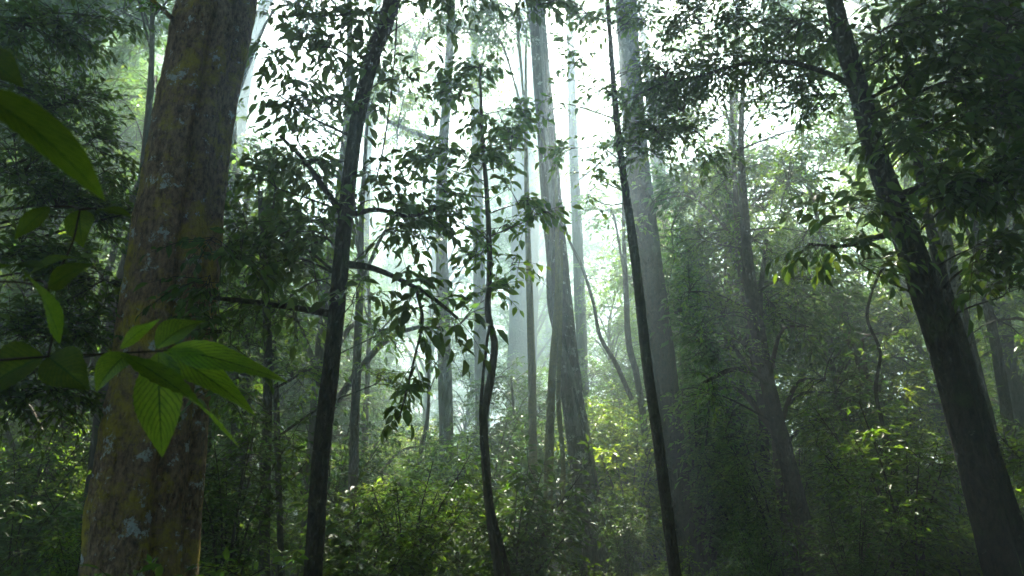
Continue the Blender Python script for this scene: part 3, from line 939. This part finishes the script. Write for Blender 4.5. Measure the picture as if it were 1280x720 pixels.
# understorey trees
rng = np.random.default_rng(22)
pt = [make_small_tree('small leafy understorey tree with a thin dark trunk in the mist', 6.5, M_LEAF, .12, 34, 46, M_BARK_DARK),
      make_small_tree('slender understorey tree with light green leaves in the mist', 8.5, M_LEAF_PALE, .13, 40, 46, M_BARK_GREY),
      make_small_tree('low bushy understorey tree with dark leaves among the shrubs', 5.0, M_LEAF_DARK, .12, 28, 44, M_BARK_DARK)]
pt.append(make_small_tree('thin pole-like sapling with few leaves among the shrubs', 7.5, M_LEAF, .12, 9, 12, M_BARK_BROWN))
tk = []
us = (scatter(26, 12, 22, (2, .68), 1.5, tk, lambda x, y: not (-.20 < x / y < .2 and y < 17)) +
      scatter(80, 19, 48, (2, .66), 2.0, tk, lambda x, y: not (-.2 < x / y < .06 and y < 36) and not (.30 < x / y < .53 and y > 23)))
first = [True] * 4
for x, y in us:
    q = int(rng.choice([0, 0, 1, 1, 2, 2, 3, 3])) if y > 19 else int(rng.choice([2, 3, 3, 3]))
    a = x / y
    s = rng.uniform(.8, 1.25) * (1.35 if abs(a) > .22 else 1.0)
    z = float(ground_z(x, y)) - .05
    if first[q]:
        pt[q].location, pt[q].scale = (x, y, z), (s, s, s)
        first[q] = False
    else:
        copy_thing(pt[q], (x, y, z), rng.uniform(0, 6.28), s, tilt=(rng.normal(0, .06), rng.normal(0, .06)))

# tall trees far back
rng = np.random.default_rng(23)
ft = [make_far_tree('tall hazy forest tree far back in the mist', 26, M_LEAF_PALE, .26, 54, 60, M_BARK_GREY),
      make_far_tree('tall hazy forest tree far back in the mist', 20, M_LEAF, .22, 60, 60, M_BARK_DARK, .1, .18),
      make_far_tree('tall hazy forest tree far back in the mist', 31, M_LEAF, .28, 50, 60, M_BARK_GREY, .3, .22)]
tk = []


def far_ok(x, y):
    a = x / y
    if -.56 < a < .26 and y < 44:
        return False
    if .43 < a < .53 or .33 < a < .38:
        return False
    if .24 <= a < .56 and y < 74 and rng.random() < .97:
        return False
    return True


fs = scatter(6, 46, 75, (0, .26), 4.0, tk)
fs += scatter(40, 18, 48, (8, .66), 3.6, tk, far_ok) + scatter(30, 44, 100, (3, .66), 6.0, tk, far_ok)
first = [True] * 3
for x, y in fs:
    q = int(rng.integers(0, 3))
    s = rng.uniform(.8, 1.15)
    z = float(ground_z(x, y)) - .1
    if first[q]:
        ft[q].location, ft[q].scale = (x, y, z), (s, s, s)
        first[q] = False
    else:
        copy_thing(ft[q], (x, y, z), rng.uniform(0, 6.28), s, tilt=(rng.normal(0, .03), rng.normal(0, .03)))

# --- low ground cover and fallen leaves
rng = np.random.default_rng(24)
gc = MB()
N = 9000
yy = rng.uniform(2, 26, N)
xx = rng.uniform(-1, 1, N) * (2 + .7 * yy)
O = np.stack([xx, yy, ground_z(xx, yy)], -1)
D = nrm(rng.normal(0, .5, (N, 3)) + np.array([0, 0, 1.0]))
twigs(gc, O, D, rng.uniform(.15, .5, N), K=6, leaf=.09, droop=.4)
tag(gc.build('ground_cover', [M_LEAF_DARK, M_TWIG]), 'low dark leafy ground cover on the forest floor', 'ground cover', kind='stuff')

# --- unseen foliage added over and behind the viewer, to shade the scene
ca = MB()
for k in range(800):
    x, y = rng.uniform(-36, 36), rng.uniform(-22, 31)
    if (y > 22.5 and -.36 * y < x < 9) or (y > 21 and 0 < x < 15):  # opening left so sun reaches the mist ahead
        continue
    if x < -11 and -16 < y < 7:  # opening left so sky light reaches the mossy trunk from the left
        continue
    zl = 3.6 + .76 * y
    z = max(16.0, zl) + rng.uniform(0, 4)
    clump(ca, (x, y, z), (2.6, 2.6, 1.3), 110, leaf=.52, K=7, aspect=.55)
for k in range(420):      # unseen foliage walls added at both sides and behind, to block sky light
    e = rng.random()
    if e < .38:
        x, y = rng.uniform(-40, 40), rng.uniform(-22, -16)
    else:
        x, y = rng.choice([-1, 1]) * rng.uniform(30, 40), rng.uniform(-22, 36)
        if abs(x) < 3 + .78 * y or (x < 0 and -14 < y < 10):
            continue
    clump(ca, (x, y, rng.uniform(.5, 17)), (2.2, 2.2, 2.4), 90, leaf=.5, K=7, aspect=.55)
tag(ca.build('shade_foliage', [M_LEAF_DARK, M_TWIG]), 'unseen dark foliage added overhead and around the viewpoint to shade the forest', 'shading foliage', kind='stuff')

# ------------------------------------------------------------------ leaves close to the lens
rng = np.random.default_rng(25)
def broad_mat(name, k):
    m, t, b, out = newmat(name)
    uv = t.nodes.new('ShaderNodeUVMap')
    sx = t.nodes.new('ShaderNodeSeparateXYZ')
    t.links.new(uv.outputs[0], sx.inputs[0])

    def math_(op, a, bb=None):
        n = t.nodes.new('ShaderNodeMath')
        n.operation = op
        for k, s in enumerate((a, bb)):
            if s is None:
                continue
            if isinstance(s, (int, float)):
                n.inputs[k].default_value = s
            else:
                t.links.new(s, n.inputs[k])
        return n.outputs[0]
    ay = math_('ABSOLUTE', math_('SUBTRACT', sx.outputs[1], .5))
    ph = math_('SUBTRACT', math_('MULTIPLY', sx.outputs[0], 13.0), math_('MULTIPLY', ay, 8.0))
    fr = math_('ABSOLUTE', math_('SUBTRACT', math_('FRACT', ph), .5))
    vein = math_('LESS_THAN', fr, .06)
    mid = math_('LESS_THAN', ay, .018)
    vv = math_('MAXIMUM', vein, mid)
    mix = t.nodes.new('ShaderNodeMix')
    mix.data_type = 'RGBA'
    t.links.new(vv, mix.inputs[0])
    nz = t.nodes.new('ShaderNodeTexNoise')
    nz.inputs['Scale'].default_value = 9
    nz.inputs['Detail'].default_value = 8
    cr = t.nodes.new('ShaderNodeValToRGB')
    cr.color_ramp.elements[0].position, cr.color_ramp.elements[1].position = .3, .75
    cr.color_ramp.elements[0].color, cr.color_ramp.elements[1].color = (.06, .13, .015, 1), (.10, .19, .02, 1)
    t.links.new(nz.outputs['Fac'], cr.inputs[0])
    oi = t.nodes.new('ShaderNodeObjectInfo')
    mr = t.nodes.new('ShaderNodeMapRange')
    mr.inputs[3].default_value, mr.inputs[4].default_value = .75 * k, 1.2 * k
    t.links.new(oi.outputs['Random'], mr.inputs[0])
    hs = t.nodes.new('ShaderNodeHueSaturation')
    t.links.new(mr.outputs[0], hs.inputs['Value'])
    t.links.new(cr.outputs[0], hs.inputs['Color'])
    t.links.new(hs.outputs[0], mix.inputs[6])
    mix.inputs[7].default_value = (.03, .06, .012, 1)
    t.links.new(mix.outputs[2], b.inputs['Base Color'])
    b.inputs['Roughness'].default_value = .4 if k > .9 else .6
    b.inputs['Specular IOR Level'].default_value = .4 if k > .9 else .15
    tr = t.nodes.new('ShaderNodeBsdfTranslucent')
    mix2 = t.nodes.new('ShaderNodeMix')
    mix2.data_type = 'RGBA'
    t.links.new(vv, mix2.inputs[0])
    cr2 = t.nodes.new('ShaderNodeValToRGB')
    cr2.color_ramp.elements[0].position, cr2.color_ramp.elements[1].position = .3, .7
    cr2.color_ramp.elements[0].color, cr2.color_ramp.elements[1].color = (.32, .56, .03, 1), (.50, .74, .04, 1)
    t.links.new(nz.outputs['Fac'], cr2.inputs[0])
    hs2 = t.nodes.new('ShaderNodeHueSaturation')
    t.links.new(mr.outputs[0], hs2.inputs['Value'])
    t.links.new(cr2.outputs[0], hs2.inputs['Color'])
    t.links.new(hs2.outputs[0], mix2.inputs[6])
    mix2.inputs[7].default_value = (.06, .15, .015, 1)
    t.links.new(mix2.outputs[2], tr.inputs[0])
    ms = t.nodes.new('ShaderNodeMixShader')
    ms.inputs[0].default_value = .7
    t.links.new(b.outputs[0], ms.inputs[1])
    t.links.new(tr.outputs[0], ms.inputs[2])
    t.links.new(ms.outputs[0], out.inputs[0])
    return m


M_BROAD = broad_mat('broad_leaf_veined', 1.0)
M_BROAD_DARK = broad_mat('broad_leaf_darker', .45)  # darker copy, for the leaves that start further left


def broad_leaf(parent, base, tip, width, normal, curl=.12, fold=.18, shape=1.0, label=None, mat=None):
    base, tip = np.asarray(base, float), np.asarray(tip, float)
    A = tip - base
    L = np.linalg.norm(A)
    A = A / L
    nrml = np.asarray(normal, float)
    B = nrm(np.cross(nrml, A))
    Cn = np.cross(A, B)
    nu, nv = 40, 17
    u = np.linspace(0, 1, nu)
    prof = np.sin(np.pi * u ** (.82 * shape)) ** .9 * (1 - .25 * u)
    prof[0] = .02
    prof[-1] = .004
    s = np.linspace(-1, 1, nv)
    U, S_ = np.meshgrid(u, s, indexing='ij')
    Wd = prof[:, None] * width / 2 * (1 + .03 * np.sin(U * 80))
    quilt = .012 * L * np.cos(2 * np.pi * (U * 13 - np.abs(S_) * .5 * 8)) * np.abs(S_) * (1 - .5 * np.abs(S_)) * prof[:, None]
    h = .06 * L * S_ * np.sin(U * 4.2 + base[0] * 40) * prof[:, None] + fold * np.abs(S_) * Wd + quilt - curl * L * (U ** 2 - U) * -1 * 0 + curl * L * (1 - (2 * U - 1) ** 2) * .5
    v = base + A * (U * L)[..., None] + B * (S_ * Wd)[..., None] + Cn * h[..., None]
    i, j = np.meshgrid(np.arange(nu - 1), np.arange(nv - 1), indexing='ij')
    q = i * nv + j
    f = np.stack([q, q + nv, q + nv + 1, q + 1], -1).reshape(-1, 4)
    mb = MB()
    mb.add(v, f)
    o = mb.build('leaf', mat or M_BROAD, parent)
    uvl = o.data.uv_layers.new(name='UVMap')
    uvs = np.stack([U, S_ * .5 + .5], -1).reshape(-1, 2)[f.ravel()]
    uvl.data.foreach_set('uv', uvs.astype(np.float32).ravel())
    if label:
        o['label'] = label
    return o


# the leafy twig reaching in from the left, about a metre and a half away
D0 = 1.35
base = P(-260, 900, 1.2)
base[2] = float(ground_z(base[0], base[1]))
root = thing('broad_leaved_sapling', 'close broad-leaved sapling with large veined green leaves reaching in over the mossy trunk', 'plant', base)
mb = MB()
tube(mb, [base, P(-240, 620, 1.3), P(-160, 470, D0), P(-60, 455, D0), P(60, 446, D0), P(140, 442, D0), P(212, 438, D0)], [.012, .008, .005, .003, .0021, .0018, .0014], 8, 60)
tube(mb, [P(-160, 470, D0), P(-120, 330, 1.2), P(-60, 230, 1.0), P(-20, 170, .95)], [.006, .004, .003, .002], 7, 30)
mb.build('stem', M_TWIG, root)
fwd = np.array([0, -1.0, 0])
LV = [  # base px, tip px, dd of base and tip, width px, normal
    ((212, 436), (360, 478), 0, 0, 50, (.25, -.9, .6)),
    ((205, 438), (320, 520), 0, -.02, 48, (.5, -.9, .5)),
    ((198, 440), (203, 572), 0, -.05, 66, (.15, -1, .15)),
    ((195, 436), (258, 402), 0, .06, 46, (0, -.8, .6)),
    ((150, 442), (300, 560), -.12, -.2, 30, (.75, -.1, .75)),
    ((160, 442), (120, 490), 0, -.05, 44, (.1, -.9, .4)),
    ((150, 436), (205, 398), 0, -.15, 18, (.3, .2, 1)),
    ((60, 446), (112, 488), 0, -.05, 60, (0, -.9, .4)),
    ((55, 446), (-30, 500), 0, .02, 92, (.1, -.9, .5)),
    ((75, 430), (20, 330), -.15, -.3, 36, (.8, -.3, .5)),
    ((60, 360), (118, 330), -.1, -.1, 46, (.1, -.8, .5)),
    ((30, 350), (98, 322), -.1, -.12, 34, (-.2, -.6, .8)),
    ((-30, 352), (60, 335), -.1, -.2, 50, (0, -.6, .7)),
    ((100, 262), (104, 310), .1, .08, 38, (.1, -1, .1)),
    ((62, 258), (18, 300), .1, .06, 26, (.3, -.9, .3)),
    ((120, 262), (168, 272), .1, .1, 20, (0, -.5, .8)),
    ((-40, 110), (132, 252), -.62, -.60, 84, (-.35, -.55, .75)),
    ((-40, 60), (30, 110), -.3, -.35, 50, (.2, -.8, .5)),
]
for (b_, t_, db, dt, w_, n_) in LV:
    pb, pt_ = P(*b_, D0 + db), P(*t_, D0 + dt)
    broad_leaf(root, pb, pt_, w_ * depth(pb) / FPX, n_, curl=rng.uniform(.06, .22), fold=rng.uniform(.1, .35), mat=M_BROAD if b_[0] > 140 else M_BROAD_DARK)
tw = MB()
for a_, b_ in (((60, 446), (60, 360)), ((60, 360), (-30, 352)), ((100, 262), (120, 262)), ((60, 360), (100, 262)), ((100, 262), (62, 258)), ((60, 360), (30, 350))):
    tube(tw, [P(*a_, D0 - .03), (P(*a_, D0) + P(*b_, D0)) / 2 + np.array([0, .02, .01]), P(*b_, D0)], [.0022, .002, .0016], 6, 10)
tw.build('side_stem', M_TWIG, root)

# a dead stick among the shrubs
bp_ = P(1072, 725, 9.5)
st = thing('dead_stick', 'pale bare dead stick leaning among dark shrubs, left of the big leaning trunk', 'stick', bp_)
mb = MB()
tube(mb, [bp_, P(1082, 690, 9.5), P(1098, 655, 9.4), P(1110, 612, 9.4)], [.014, .012, .009, .005], 7, 24, rough=.1)
tube(mb, [P(1090, 672, 9.45), P(1082, 650, 9.5), P(1078, 628, 9.5)], [.007, .005, .003], 6, 12)
mb.build('stem', M_BARK_PINK, st)
